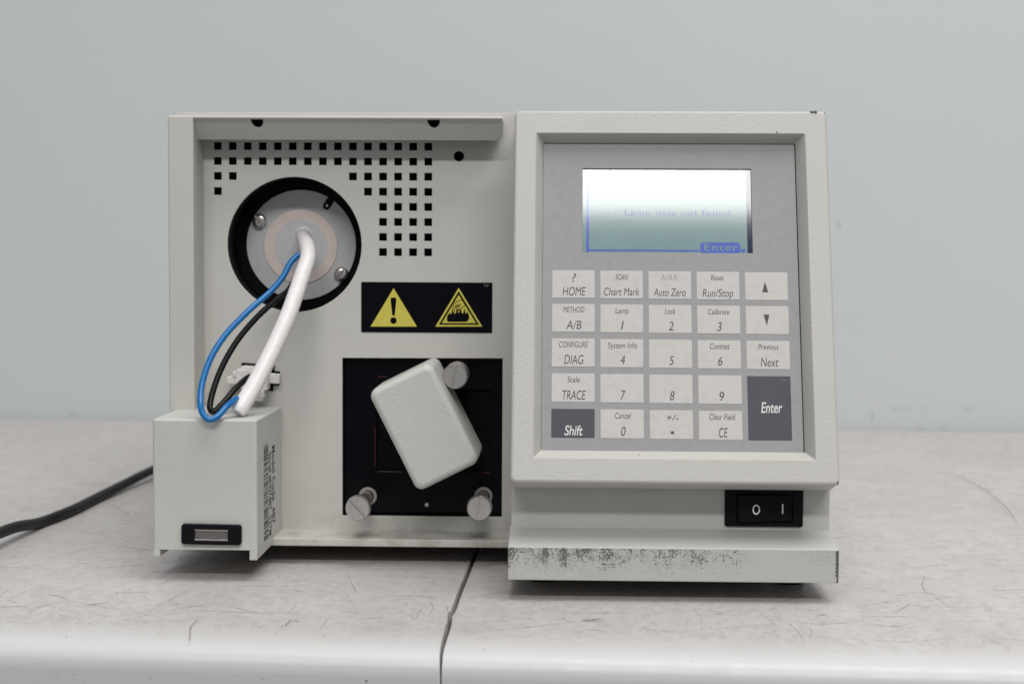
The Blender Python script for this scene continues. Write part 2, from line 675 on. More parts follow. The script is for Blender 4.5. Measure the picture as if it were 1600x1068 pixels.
traced(2, [(36, 961), (62, 949), (95, 937)], .0005)
traced(2, [(2, 946), (28, 930), (52, 918)], .0004)
traced(2, [(76, 928), (88, 931), (104, 936), (112, 933), (132, 925)], .0006)
traced(2, [(78, 933), (90, 929), (100, 934), (108, 938)], .0005)
traced(2, [(92, 951), (120, 956), (140, 959), (190, 965)], .0006)
traced(1, [(82, 893), (100, 897), (118, 902)], .0006)
traced(1, [(250, 927), (278, 943), (262, 940), (300, 918)], .0005)
traced(1, [(218, 965), (245, 948), (275, 933), (300, 922)], .0007)
traced(1, [(250, 913), (262, 908), (268, 905)], .0012)
traced(1, [(268, 944), (295, 946), (320, 947)], .0007)
traced(3, [(296, 1002), (297, 990), (298, 980), (308, 968)], .0010)
traced(1, [(428, 990), (450, 973), (470, 966), (488, 961)], .0008)
traced(3, [(446, 978), (455, 968), (468, 972)], .0010)
traced(2, [(805, 997), (822, 994), (834, 991)], .0006)
traced(2, [(868, 967), (878, 967), (884, 965)], .0013)
for k_ in range(14):
    x_, y_ = random.gauss(924, 7), random.gauss(970, 2.6)
    traced(3, [(x_ - 6, y_ + random.uniform(-2, 2)), (x_, y_), (x_ + 6, y_ + random.uniform(-2, 2))], random.uniform(.0004, .0011))
traced(1, [(1006, 978), (1016, 988), (1026, 990), (1022, 984)], .0007)
traced(1, [(1096, 985), (1096, 965), (1088, 956), (1085, 948)], .0006)
traced(1, [(1215, 968), (1230, 972), (1245, 985), (1256, 999)], .0008)
traced(1, [(1266, 997), (1268, 985), (1262, 980)], .0007)
traced(2, [(1398, 958), (1410, 950), (1424, 942)], .0007)
traced(2, [(1454, 925), (1468, 937), (1484, 949)], .0006)
traced(1, [(1378, 921), (1390, 928), (1398, 930), (1412, 928), (1432, 925)], .0006)
traced(1, [(1436, 896), (1444, 902), (1441, 915), (1448, 926), (1455, 925)], .0009)
traced(0, [(1330, 954), (1360, 956), (1390, 957)], .0008)
traced(0, [(1430, 945), (1500, 949), (1540, 946), (1570, 948)], .0008)
traced(1, [(1300, 997), (1370, 1000), (1430, 1002), (1485, 995)], .0010)
traced(0, [(1460, 733), (1500, 745), (1540, 765), (1570, 790), (1590, 818)], .0018)
traced(0, [(1470, 738), (1505, 748), (1548, 774), (1580, 812)], .0012)
traced(3, [(1170, 922), (1184, 924), (1195, 922)], .0016)
traced(2, [(1228, 915), (1240, 918), (1246, 922), (1250, 917)], .0008)
traced(1, [(1262, 852), (1320, 838), (1380, 830)], .0014)
traced(0, [(170, 785), (195, 800), (205, 808)], .0012)
traced(1, [(640, 958), (648, 968), (655, 955), (660, 950)], .0008)
traced(1, [(660, 943), (672, 941), (676, 950), (670, 962)], .0007)
traced(0, [(540, 893), (552, 915), (556, 925)], .0009)
names = ('hairline_scratches', 'brown_scratches', 'dark_scratches', 'rust_stains')
for k in range(4):
    side = {-1: [], 1: []}
    for pts, wd in rng_sets[k]:
        c = TM.inverted() @ pts[len(pts) // 2]
        # keep every mark on its own leaf and off the seam
        sd = -1 if c.x < seam(c.y) else 1
        keep = [p for p in pts if (TM.inverted() @ p).y > .034 or k == 3 or True]
        keep = [p for p in keep if ((TM.inverted() @ p).x - seam((TM.inverted() @ p).y)) * sd > .004 and (TM.inverted() @ p).y < .76]
        if len(keep) > 2: side[sd].append((keep, wd))
    for sd, lf in ((-1, leafL), (1, leafR)):
        if side[sd]:
            o = link(names[k], ribbons(side[sd]), M_mark[k], lf, kind='stuff')


def leaf_z(ly):
    """height of the rolled front edge at local depth ly"""
    prof = [(0, -.011), (.0005, -.0072), (.0018, -.0043), (.004, -.0024), (.0075, -.0012), (.012, -.0006), (.022, -.0002), (.034, -.00005), (.055, 0), (9, 0)]
    for (a, p), (b, q) in zip(prof, prof[1:]):
        if ly <= b: return p + (q - p) * (ly - a) / (b - a)


bm = {-1: bmesh.new(), 1: bmesh.new()}
spots = [(505, 996, 1.6), (868, 950, 1.2), (920, 962, .8), (1150, 1057, 1.2), (1255, 1056, 1.4), (839, 1058, 2.2), (573, 1063, 1.6), (722, 1036, 1.3), (140, 977, 1.4), (104, 995, 1.2), (154, 1010, 1.3),
         (249, 992, 1.2), (243, 1011, 1.0), (330, 1019, 1.0), (1443, 929, 1.0), (1524, 930, 1.3), (1548, 957, 1.0), (1401, 976, .9), (1308, 988, 1.0), (1370, 1012, 1.2), (1397, 1015, 1.0), (1575, 1019, 1.4), (704, 995, 1.8), (757, 1014, 1.2),
         (1507, 749, 2.6), (195, 936, 1.1), (73, 942, 1.0), (120, 977, 1.4), (452, 981, 1.2), (760, 1000, 1.0), (1195, 1000, 1.2), (1010, 1012, .9), (1480, 1008, 1.0)]
for i in range(170):
    spots.append((random.uniform(0, 1600), random.uniform(880, 1060), random.uniform(.4, .95)))
Tinv = TM.inverted()
for px, py, s in spots:
    p = Tinv @ on_table(px, py, -.001)
    if p.y < .0035:
        d = ray(px, py)
        o_, d_ = Tinv @ CAM_POS, Tinv.to_3x3() @ d
        p = o_ + d_ * (-o_.y / d_.y)
        if p.z > -.0115: continue
        e1, e2, nn = Vector((1, 0, 0)), Vector((0, 0, 1)), Vector((0, -.0002, 0))
    else:
        p.z = leaf_z(p.y)
        sl = (leaf_z(p.y + .0005) - leaf_z(p.y - .0005)) / .001
        e1, e2 = Vector((1, 0, 0)), Vector((0, 1, sl)).normalized()
        nn = e1.cross(e2) * .00025
    if abs(p.x - seam(p.y)) < .004: continue
    sd = -1 if p.x < seam(p.y) else 1
    r = s * .00034
    b_ = bm[sd]
    vs_ = [b_.verts.new(p + nn + (e1 * math.cos(a) * 1.15 + e2 * math.sin(a)) * r * random.uniform(.6, 1.25)) for a in [k * math.pi / 4 for k in range(8)]]
    b_.faces.new(vs_)
M_speckT = mark_mat('table speck', (.05, .045, .045), .8)
for sd, lf in ((-1, leafL), (1, leafR)):
    link('specks', from_bm(bm[sd], 80), M_speckT, lf, TM, kind='stuff')

# ------------------------------------------------------------------ the instrument
ROOT = Matrix.Translation((-.03, .90, 0))
inst = link('laboratory_instrument', None, M=ROOT, label='grey benchtop detector with keypad, lit display and open lamp compartment', cat='instrument')
YC, YP = .735, .757                       # front of the column and lip; front panel
XL, XR = -.182, .122
XM = -.0182                               # left side of the display module

# rear shell: a hollow box open to the front panel
SH = dict(x0=XL - .001, x1=XR - .001, y0=YP + .0016, y1=1.15, z0=.0095, z1=.2155)
bmS = bmesh.new()
prof = rrect(SH['x0'], SH['x1'], SH['z0'], SH['z1'], .0022, 3)
rings = [[bmS.verts.new((x, y, z)) for x, z in prof] for y in (SH['y0'], SH['y1'])]
for i in range(len(prof)):
    bmS.faces.new((rings[0][i], rings[0][(i + 1) % len(prof)], rings[1][(i + 1) % len(prof)], rings[1][i]))
bmS.faces.new(rings[1])
link('shell', from_bm(bmS), M_shell, inst)
for fx in (-.155, .10):
    for fy in (.80, 1.11):
        link('foot', lathe([(.0075, 0), (.0085, .0006), (.0085, .0085), (.008, .0105)]), M_rubber, inst, Matrix.Translation((fx, fy, 0)))

# left front panel with its openings
W0, W1 = at(534, 558, YP), at(785, 808, YP)
LAMP = at(460, 382, YP)
holes = [[(W0.x, W0.z), (W1.x, W0.z + .0003), (W1.x, W1.z), (W0.x, W1.z)],
         circle(LAMP.x, LAMP.z, .0330, 72)]
rows = {0: range(15), 1: range(15), 2: [0, 1] + list(range(9, 15)), 3: [0] + list(range(10, 15)), 4: range(11, 15), 5: range(11, 15), 6: range(11, 15), 7: range(11, 15)}
hs = .00182 + .0003
for j, cols in rows.items():
    for i in cols:
        hx, hz = -.1631 + .00731 * i, .1996 - .00729 * j
        holes.append(rrect(hx - hs, hx + hs, hz - hs, hz + hs, .00025, 2))
c = at(717, 244, YP)
holes.append(circle(c.x, c.z, .0028, 24))
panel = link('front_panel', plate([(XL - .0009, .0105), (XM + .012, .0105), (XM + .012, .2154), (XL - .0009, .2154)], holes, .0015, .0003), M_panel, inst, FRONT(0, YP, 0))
link('inner_dark_sheet', boxes([(-.176, -.02, .800, .802, .013, .212), (-.0188, -.0175, .7595, .80, .013, .212)]), M_cavity, inst)  # black sheets added to keep the inside dark behind the openings

# column, lip, tray of the open door frame
link('side_column', box(XL, -.1699, YC, YP + .0008, .0097, .2122, .0009), M_shell, inst)
lipL, lipR_ = -.1698, at(784, 195, YC).x
slope = math.atan2(.0095, .0088)
lh = .0128
out = [(lipL, 0), (lipL, lh)]
for px in (400, 677):
    nx = at(px, 190, YC).x
    out += [(nx + .0032 * math.cos(R(a)), lh - .0008 + (-.0056) * math.sin(R(a)) if 0 < a < 180 else lh) for a in [180 - k * 15 for k in range(13)]]
out += [(lipR_, lh), (lipR_, .0028)] + [(lipR_ - .0028 + .0028 * math.cos(R(a)), .0028 - .0028 * math.sin(R(a))) for a in (30, 60, 90)]
# lip leans in: upper edge in front, lower edge back towards the panel
ML = Matrix.Translation((0, YC + .0095, .2017)) @ Matrix.Rotation(math.pi / 2 + .72, 4, 'X')
link('upper_lip', plate(out, [], .0012, .0002), M_shell, inst, ML)
tx = lipR_
link('lip_gap_shade', box(-.1695, tx - .001, YC + .0125, YC + .0190, .2035, .2110), M_cavity, inst)  # dark strip added as the shade in the gap behind the notches
link('upper_edge', boxes([(-.1699, tx, YC + .0003, YC + .0022, .2107, .2122)], .0006), M_shell, inst)
link('upper_sheet', boxes([(-.1699, tx, YC + .0022, YP + .001, .2112, .2121)], .0002), M_shell, inst)
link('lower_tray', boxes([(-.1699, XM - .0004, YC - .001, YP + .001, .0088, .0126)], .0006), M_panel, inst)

# lamp recess
ringm = loft([[(x, y, z) for x, y in circle(0, 0, r, 72)] for r, z in ((.0328, -.0016), (.0328, -.022), (.0200, -.022))], False, False)
lamp = link('lamp_recess', ringm, M_cavity, inst, FRONT(LAMP.x, YP, LAMP.z))
DY = .0205
sl_c = at(511.5, 320, YP + DY)
sx, sz = sl_c.x - LAMP.x, sl_c.z - LAMP.z
ang_s = math.atan2(sz, sx)
e = Vector((math.cos(ang_s), math.sin(ang_s)))
RF, SW = .0272, .0021
da = math.asin(SW / RF)
nd = [(RF * math.cos(t), RF * math.sin(t)) for t in [ang_s + da + (2 * math.pi - 2 * da) * k / 80 for k in range(81)]]
inn = Vector((sx, sz)).length - .0006
nd += [(e.x * inn + SW * math.cos(t), e.y * inn + SW * math.sin(t)) for t in [ang_s - math.pi / 2 - math.pi * k / 10 for k in range(11)]]
disc = link('lamp_flange', plate(nd, [], .0012, .0002), M_alu, inst, FRONT(LAMP.x, YP + DY, LAMP.z))
link('flange_backing', flat(circle(0, 0, .0268, 40)), M_cavity, disc, FRONT(LAMP.x, YP + DY + .0018, LAMP.z))
link('slot_pin', lathe([(.0009, 0), (.0009, .002), (.0005, .0024), (.0001, .0025)], 12), M_steel, disc, FRONT(LAMP.x + sx - e.x * .0002, YP + DY + .0016, LAMP.z + sz - e.y * .0002))
link('ceramic_ring', plate(circle(0, 0, .0183, 64), [circle(0, 0, .0133, 64)], .0006, .0001), M_ring, disc, FRONT(LAMP.x - .0002, YP + DY - .0006, LAMP.z - .0008))
link('centre_pad', plate(circle(0, 0, .0131, 64), [], .0008, .0002), M_disc_mid, disc, FRONT(LAMP.x - .0002, YP + DY - .0007, LAMP.z - .0008))


def slotted_screw(r, h, slotw, dome=True, n=32):
    """screw head with a real slot: two half heads"""
    prof_ = [(1, 0), (1, h * .45), (.93, h * .72), (.72, h * .92), (.4, h)] if dome else [(1, 0), (1, h - .0007), (.93, h)]
    meshes = []
    for s in (1, -1):
        th = math.asin(slotw / r)
        loops = []
        for k, hh in prof_:
            L = []
            rr = r * k
            t0 = math.asin(min(slotw / rr, .98))
            for i in range(n // 2 + 1):
                a = t0 + (math.pi - 2 * t0) * i / (n // 2)
                L.append((rr * math.cos(a), s * rr * math.sin(a), hh))
            loops.append(L)
        meshes.append(loft(loops, True, True, 40))
    core = lathe([(r * .97, 0), (r * .97, h * .15), (.0002, h * .16)], n)
    return join(*meshes, core)


hm = slotted_screw(.0036, .0030, .0006)
for px, py, rot in ((405, 345, -52), (533, 428, 55)):
    p = at(px, py, YP + DY - .002)
    link('flange_screw', hm, M_steel, disc, FRONT(p.x, YP + DY - .0001, p.z, rot))

# warning label
a, b_ = at(564.5, 440.3, YP), at(769, 520, YP)
lab = link('warning_label', plate(rrect(a.x, b_.x, b_.z, a.z, .0004, 2), [], .0003), M_blackgloss, inst, FRONT(0, YP - .0003, 0))


def lp(px, py): 
    p = at(px, py, YP - .0004)
    return (p.x, p.z)


def lab_part(name, ring, holes, mat, lift):
    link(name, flat(ring, holes), mat, lab, FRONT(0, YP - .0004 - lift, 0))


lab_part('warning_triangle', [lp(615, 450), lp(579, 510), lp(651.5, 510)], [], M_yellow, .00004)
ex = [lp(611.2 + .0, 469)]
ex = [lp(x, y) for x, y in ((610.2, 467), (611.2, 465.2), (614.8, 464.6), (618.3, 465.2), (619.5, 467), (616.9, 492.5), (612.9, 492.5))]
lab_part('exclamation_mark', ex, [], M_blackgloss, .00009)
cxy = lp(614.9, 500.6)
lab_part('exclamation_dot', circle(*cxy, .0016, 24), [], M_blackgloss, .00009)


def z4(x, y): return lp(660 + x / 14.545, 445 + y / 14.545)


lab_part('heat_triangle_border', [z4(824, 65), z4(295, 945), z4(1362, 945)], [[z4(824, 142), z4(370, 905), z4(1288, 905)]], M_yellow, .00004)
lab_part('heat_triangle', [z4(824, 225), z4(440, 868), z4(1218, 868)], [], M_yellow, .00004)
pot = [(560, 720), (575, 680), (610, 655), (622, 600), (640, 665), (662, 640), (668, 580), (690, 572), (702, 640), (720, 560), (735, 660), (760, 640), (775, 540), (800, 560), (812, 640), (845, 600), (880, 540), (895, 640), (925, 650), (950, 540), (965, 560), (975, 640), (1000, 650), (1010, 600), (1035, 640), (1060, 680), (1062, 760), (1030, 815), (990, 838), (580, 838), (560, 810)]
lab_part('hot_surface', [z4(*p) for p in pot], [], M_blackgloss, .00009)
pw = .00016


def lab_line(name, pts, wd=pw):
    P = [Vector((q.x, 0, q.y)) for q in [Vector(z4(*p)) for p in pts]]
    C_ = catmull(P, 5)
    L, Rr = [], []
    for i, q in enumerate(C_):
        t = (C_[min(i + 1, len(C_) - 1)] - C_[max(i - 1, 0)]).normalized()
        s = Vector((-t.z, 0, t.x)) * wd
        L.append((q.x + s.x, q.z + s.z))
        Rr.append((q.x - s.x, q.z - s.z))
    lab_part(name, L + Rr[::-1], [], M_blackgloss, .00011)


lab_line('hand_outline', [(905, 338), (800, 370), (720, 430), (685, 520), (670, 600)])
lab_line('hand_outline', [(965, 455), (920, 505), (860, 545), (790, 570)])
lab_line('finger_outline', [(860, 440), (800, 450), (750, 490), (725, 560), (718, 620)], .0002)
lab_line('finger_outline', [(860, 440), (850, 480), (800, 510), (775, 540)], .0002)
lab_line('finger_outline', [(770, 480), (800, 500), (820, 470)], .00016)
lab_line('finger_outline', [(790, 590), (850, 570), (880, 600)], .0002)
p = at(759.5, 448, YP)
link('label_code', text_mesh('TP', .0011, .0026), M_inklight, lab, FRONT(p.x, YP - .00046, p.z))

# cell compartment: black recessed bay behind the square opening
BY = YP + .006
bay = loft([[(x, y, z) for x, y in ((W0.x - .001, W1.z - .001), (W1.x + .001, W1.z - .001), (W1.x + .001, W0.z + .001), (W0.x - .001, W0.z + .001))] for z in (-.0016, -.0085)], False, False)
link('cell_bay', bay, M_cavity, inst, FRONT(0, YP, 0))
r0, r1 = at(588, 606, BY), at(766, 738, BY)
bayp = link('bay_plate', plate([(W0.x - .001, W1.z - .001), (W1.x + .001, W1.z - .001), (W1.x + .001, W0.z + .001), (W0.x - .001, W0.z + .001)],
                               [rrect(r0.x, r1.x, r1.z, r0.z, .001, 3)], .0016, .0003), M_blackgloss, inst, FRONT(0, BY, 0))
link('bay_floor', box(r0.x - .002, r1.x + .002, BY + .0025, BY + .0040, r1.z - .002, r0.z + .002), M_cavity, bayp)


def bay_line(x0, y0, x1, y1):
    a, b = at(x0, y0, BY), at(x1, y1, BY)
    link('red_reflection', box(min(a.x, b.x) - .00016, max(a.x, b.x) + .00016, BY - .0002, BY + .0002, min(a.z, b.z) - .00016, max(a.z, b.z) + .00016), M_darkred, bayp)  # thin bars that paint in faint red reflections


bay_line(586, 668, 586, 728)
bay_line(754, 738, 765, 738)
bay_line(592, 588, 604, 588)
p = at(668.5, 785, BY)
link('pin', lathe([(.0013, 0), (.0013, .005), (.0010, .0062), (.0003, .0066)], 16), M_steel, bayp, FRONT(p.x, BY, p.z))
# grey block turned on its spindle
BF = .717
cs = [at(575.8, 614, BF), at(671.5, 566.5, BF), at(652.5, 768, BF)]
ux = (cs[1] - cs[0])
uy = (cs[0] - cs[2])
bw, bh = ux.length, uy.length
th = math.degrees(math.atan2(ux.z, ux.x))
th2 = math.degrees(math.atan2(uy.z, uy.x)) - 90
cen = cs[0] + ux * .5 - uy * .5
rot = (th + th2) / 2


def blk(off, z, r):
    return (-bw / 2 - off, bw / 2 + off, -bh / 2 - off, bh / 2 + off, r, z)


D = BY - BF - .004
specs = [blk(.0006, -D, .0036), blk(.0005, -.013, .0036)]
for k in range(0, 7):
    a = R(15 * k)
    specs.append(blk(.0004 - .0030 * (1 - math.cos(a)), -.0030 + .0030 * math.sin(a), .0040 - .002 * (1 - math.cos(a))))
cell = link('cell_holder_handle', loft_rr(specs, 8, ang=50), M_block, inst, FRONT(cen.x, BF, cen.z, rot), label='light grey textured rectangular handle turned askew')
link('spindle', lathe([(.008, 0), (.008, .0062)], 32), M_cavity, cell, FRONT(cen.x, BY + .0003, cen.z))


# thumb screws
def knurled(r, L, n=64):
    loops = []
    for k, h in ((.93, 0), (1, .0006), (1, L - .0009)):
        loops.append([((r * k * (1 if i % 2 else .965 if k == 1 else 1)) * math.cos(2 * math.pi * i / n), (r * k * (1 if i % 2 else .965 if k == 1 else 1)) * math.sin(2 * math.pi * i / n), h) for i in range(n)])
    return loft(loops, True, True, 25)


def thumb(px, py, Y, L, rot, washer):
    p = at(px, py, Y)
    r = .0060
    head = join(knurled(r, L))
    t = link('thumb_screw', head, M_steel, inst, FRONT(p.x, Y + L - .0009, p.z))
    link('screw_face', slotted_screw(r * .97, .0018, .00068, dome=False, n=40), M_steel, t, FRONT(p.x, Y, p.z, rot))
    link('screw_shank', lathe([(.0028, 0), (.0028, BY - Y - L + .0005), (.0025, BY - Y - L + .001)], 24), M_steel, t, FRONT(p.x, BY + .0003, p.z))
    if washer:
        link('pale_washer', plate(circle(0, 0, .0043, 40), [circle(0, 0, .0032, 40)], .0008, .0002), M_washer, t, FRONT(p.x + .0003, BY - .0009, p.z))


thumb(559.5, 793, .7265, .0050, -47, True)
thumb(749, 793, .7265, .0050, 83, True)
thumb(711, 588, .7330, .0220, 78, False)

# lamp connector box with magnetic catch
bx0, bx1, by0 = -.1795, -.1323, .693
bz0, bz1 = .0142, .0733
bmB = bmesh.new()
me = loft_rr([(bx0, bx1, .693, .7565, .0014, bz0 + .0002), (bx0, bx1, .693, .7565, .0014, bz1 - .0010), (bx0 + .0003, bx1 - .0003, .6933, .7562, .0012, bz1 - .0003), (bx0 + .001, bx1 - .001, .694, .7555, .0008, bz1)], 4, ang=50)
cbox = link('connector_box', me, M_box, inst, label='plain grey plastic box on the lower left corner')
link('skirt', box(bx0 + .0001, bx0 + .0032, .6931, .7563, .0110, bz0 + .0004, .0004), M_box, cbox)
link('skirt', box(bx1 - .0036, bx1 - .0001, .6931, .7563, .0098, bz0 + .0004, .0004), M_box, cbox)
a, b_ = at(286, 818.5, by0), at(377, 848.5, by0)
cm = (a + b_) / 2
cw, ch = (b_.x - a.x) / 2, (a.z - b_.z) / 2
h0, h1 = at(304, 824.5, by0), at(358.5, 844.5, by0)
CMX = FRONT(cm.x, by0, cm.z, -.6)
hole_ = [(h0.x - cm.x, h1.z - cm.z), (h1.x - cm.x, h1.z - cm.z), (h1.x - cm.x, h0.z - cm.z), (h0.x - cm.x, h0.z - cm.z)]
o_ = rrect(-cw, cw, -ch, ch, .0009, 4)
o_ = [(x, y - math.copysign(.0005, y) * (1 - (x / cw) ** 2)) for x, y in sum([[p] for p in rrect(-cw, cw, -ch, ch, .0009, 4)], [])]
top = [(cw * (1 - k / 10), ch - .0003 * math.sin(math.pi * k / 10)) for k in range(1, 20)]
catch = link('catch_housing', plate(rrect(-cw, cw, -ch, ch, .0010, 4), [hole_], .0022, .0004), M_blackplastic, cbox, CMX @ Matrix.Translation((0, 0, .0022)))
hw, hh = (h1.x - h0.x) / 2, (h0.z - h1.z) / 2
hc = ((h0.x + h1.x) / 2 - cm.x, (h0.z + h1.z) / 2 - cm.z)
link('catch_magnet', box(hc[0] - hw + .0003, hc[0] + hw, hc[1] - hh * .62, hc[1] + hh * .62, .0001, .0009, .0001), M_magnet, cbox, CMX)
for s in (1, -1):
    link('pole_plate', box(hc[0] - hw + .0003, hc[0] + hw, hc[1] + s * hh * .82 - .00045, hc[1] + s * hh * .82 + .00045, .0001, .0016, .0001), M_steel, cbox, CMX)
# serial print on the right side of the box (reads downwards)
def side_pt(px, py):
    d = ray(px, py)
    return CAM_POS + d * ((bx1 + .0001 - CAM_POS.x) / d.x)


def SIDE(y, z):
    # local X -> -Z (down), local Y -> +Y (back), local Z -> +X
    m = Matrix(((0, 0, 1, bx1 + .00012), (0, 1, 0, y), (-1, 0, 0, z), (0, 0, 0, 1)))
    return m


for s, xa, xb, y0, y1 in (('Model Code  487', 425.2, 429.6, 697, 820), ('Serial #H07487  227M', 420.2, 424.0, 707, 839)):
    qa, qb = side_pt(xa, y0), side_pt(xb, y0)
    q1 = side_pt(xa - 1, y1)
    link('serial_print', text_mesh(s, qb.y - qa.y, qa.z - q1.z, bold=.004), M_ink, cbox, SIDE(qa.y, (qa.z + q1.z) / 2))
q0, q1 = side_pt(415.7, 693), side_pt(415.7, 841)
bmb = bmesh.new()
zz = q0.z
rb = random.Random(21)
while zz > q1.z:
    wd = rb.choice((.00022, .00022, .00045, .0006))
    vs_ = [bmb.verts.new((bx1 + .00012, y, z)) for y, z in ((q0.y - .0056, zz), (q0.y + .0056, zz), (q0.y + .0056, zz - wd), (q0.y - .0056, zz - wd))]
    bmb.faces.new(vs_)
    zz -= wd + rb.choice((.00025, .0003, .0005, .0009))
link('barcode', from_bm(bmb), M_ink, cbox)

# ---------------------------------------------------------------- display module (tilted front)
A0, B0 = Vector((0, .66, .051)), Vector((0, .708, .2127))
vv = (B0 - A0).normalized()
wv = Vector((1, 0, 0)).cross(vv)
FM = Matrix(((1, 0, wv.x, A0.x), (0, vv.y, wv.y, A0.y), (0, vv.z, wv.z, A0.z), (0, 0, 0, 1)))
FL = (B0 - A0).length


def uv(px, py, wd=0):
    d = ray(px, py)
    o = A0 + wv * wd
    p = CAM_POS + d * ((o - CAM_POS).dot(wv) / d.dot(wv))
    return p.x, (p - o).dot(vv)


U0, U1 = XM + .0004, .1220
DP = .006
iu0, iu1, iv0, iv1 = -.0078, .1118, .0108, .1575
ou0, ou1, ov0, ov1 = -.0047, .1084, .0149, .1551
ER, CR = .0015, .0024
spec = [(U0 + .0006, U1 - .0006, .0006, FL - .0006, .002, -.020), (U0, U1, 0, FL, CR, -.0150), (U0, U1, 0, FL, CR, -ER)]
for k in range(1, 7):
    a = R(15 * k)
    s = ER * (1 - math.cos(a))
    spec.append((U0 + s, U1 - s, s, FL - s, CR - s * .6, -ER + ER * math.sin(a)))
spec += [(iu0 - .0004, iu1 + .0004, iv0 - .0004, iv1 + .0004, .0005, 0), (iu0, iu1, iv0, iv1, .0004, -.0003), (ou0 - .0001, ou1 + .0001, ov0 - .0001, ov1 + .0001, .0003, -DP + .0004), (ou0 - .0001, ou1 + .0001, ov0 - .0001, ov1 + .0001, .0003, -DP - .002)]
frame = link('display_frame', loft_rr(spec, 6, cap0=False, cap1=False, ang=32), M_frame, inst, FM)
link('frame_backing', box(U0 + .002, U1 - .002, .002, FL - .002, -.020, -DP - .0022), M_cavity, inst, FM)
g = .00035
LC = [uv(910, 262.8, -DP), uv(1174.5, 396, -DP)]
lu0, lu1, lv0, lv1 = .0128, .0884, .1037, .1433
over = link('keypad_foil', plate(rrect(ou0 + .0001, ou1 - .0005, ov0, ov1 - .0004, .0003, 2), [rrect(lu0, lu1, lv0, lv1, .0002, 2)], .0008, .00012), M_overlay, inst, FM @ Matrix.Translation((0, 0, -DP)))
# module body behind the tilted frame, and the switch panel below it
body = bmesh.new()
side = [(.695, .0560), (.7015, .0560), (.7285, .0560), (YP + .0014, .0560), (YP + .0014, .2120), (.7285, .2120)]
pA, pB = FM @ Vector((0, .004, -.019)), FM @ Vector((0, FL - .003, -.019))
poly = [(pA.y, pA.z), (YP + .0014, pA.z), (YP + .0014, .2118), (pB.y, pB.z)]
v0 = [body.verts.new((XM + .0012, y, z)) for y, z in poly]
v1 = [body.verts.new((XR - .0014, y, z)) for y, z in poly]
body.faces.new(v0); body.faces.new(v1[::-1])
for i in range(4): body.faces.new((v0[i], v0[(i + 1) % 4], v1[(i + 1) % 4], v1[i]))
link('module_body', from_bm(body), M_shell, inst)
link('bulkhead', box(XM + .0124, XR - .0013, YP + .0017, YP + .0031, .0098, .2152), M_shell, inst)
link('switch_panel', box(XM + .0004, XR - .0003, .682, YP + .0012, .0270, .0575, .0005), M_box, inst)
# plinth with sloping top
bp = bmesh.new()
pol = [(.66, .0091), (.66, .0232), (.6606, .0238), (.6822, .0280), (YP + .0012, .0280), (YP + .0012, .0091)]
v0 = [bp.verts.new((XM - .0003, y, z)) for y, z in pol]
v1 = [bp.verts.new((XR, y, z)) for y, z in pol]
bp.faces.new(v0); bp.faces.new(v1[::-1])
for i in range(len(pol)): bp.faces.new((v0[i], v0[(i + 1) % len(pol)], v1[(i + 1) % len(pol)], v1[i]))
bmesh.ops.recalc_face_normals(bp, faces=bp.faces[:])
ed = [e for e in bp.edges if abs(e.calc_face_angle(0)) > .8 and e.calc_length() < .2]
bmesh.ops.bevel(bp, geom=ed, offset=.0005, segments=2, profile=.5, affect='EDGES')
link('plinth', from_bm(bp, 40), M_base, inst, label='lower front plinth with black rub marks')
for fx in (-.004, .108):
    link('foot', lathe([(.006, 0), (.0068, .0006), (.0068, .0085), (.0064, .0098)]), M_rubber, inst, Matrix.Translation((fx, .705, 0)))

# rocker switch
s0, s1 = at(1133, 761.5, .681), at(1254.5, 823, .681)
sc_ = (s0 + s1) / 2
sw, sh = (s1.x - s0.x) / 2, (s0.z - s1.z) / 2
SM = FRONT(sc_.x, .682, sc_.z)
bez = []
for off, z, r in ((0, 0, .0012), (0, .0010, .0012), (.0005, .0016, .0012)):
    bez.append((-sw + off, sw - off, -sh + off, sh - off, r, z))
ra, rb_ = at(1153, 772, .68), at(1238, 815, .68)
rx0, rx1, ry0, ry1 = ra.x - sc_.x, rb_.x - sc_.x, rb_.z - sc_.z, ra.z - sc_.z
bez.append((rx0 - .0004, rx1 + .0004, ry0 - .0004, ry1 + .0004, .0010, .0016))
bez.append((rx0 - .0004, rx1 + .0004, ry0 - .0004, ry1 + .0004, .0010, .0002))
switch = link('power_switch', loft_rr(bez, 5, ang=40), M_blackplastic, inst, SM, label='black rocker power switch')
rk = bmesh.new()
pr = [(rx0, .0002), (rx0, .0040), (rx0 + .004, .0041), (rx0 + .0105, .0030), (rx0 + .0165, .0018), (rx1, .0016), (rx1, .0002)]
v0 = [rk.verts.new((x, ry0, z)) for x, z in pr]
v1 = [rk.verts.new((x, ry1, z)) for x, z in pr]
rk.faces.new(v0); rk.faces.new(v1[::-1])
for i in range(len(pr)): rk.faces.new((v0[i], v0[(i + 1) % len(pr)], v1[(i + 1) % len(pr)], v1[i]))
bmesh.ops.recalc_face_normals(rk, faces=rk.faces[:])
bmesh.ops.bevel(rk, geom=[e for e in rk.edges if abs(e.calc_face_angle(0)) > .7], offset=.0007, segments=3, profile=.5, affect='EDGES')
link('rocker', from_bm(rk, 40), M_blackplastic, switch, SM)
M_mark_white = plain('white switch print', (.70, .70, .70), .5)
po, pi_ = at(1181.5, 795.5, .6785), at(1223, 794.5, .6800)
oc = [(.0017 * math.cos(a), .0022 * math.sin(a)) for a in [k * math.pi / 18 for k in range(36)]]
ic = [(.0011 * math.cos(a), .0016 * math.sin(a)) for a in [k * math.pi / 18 for k in range(36)]]
tilt = Matrix.Rotation(math.atan2(.0011, .0065), 4, 'Y')
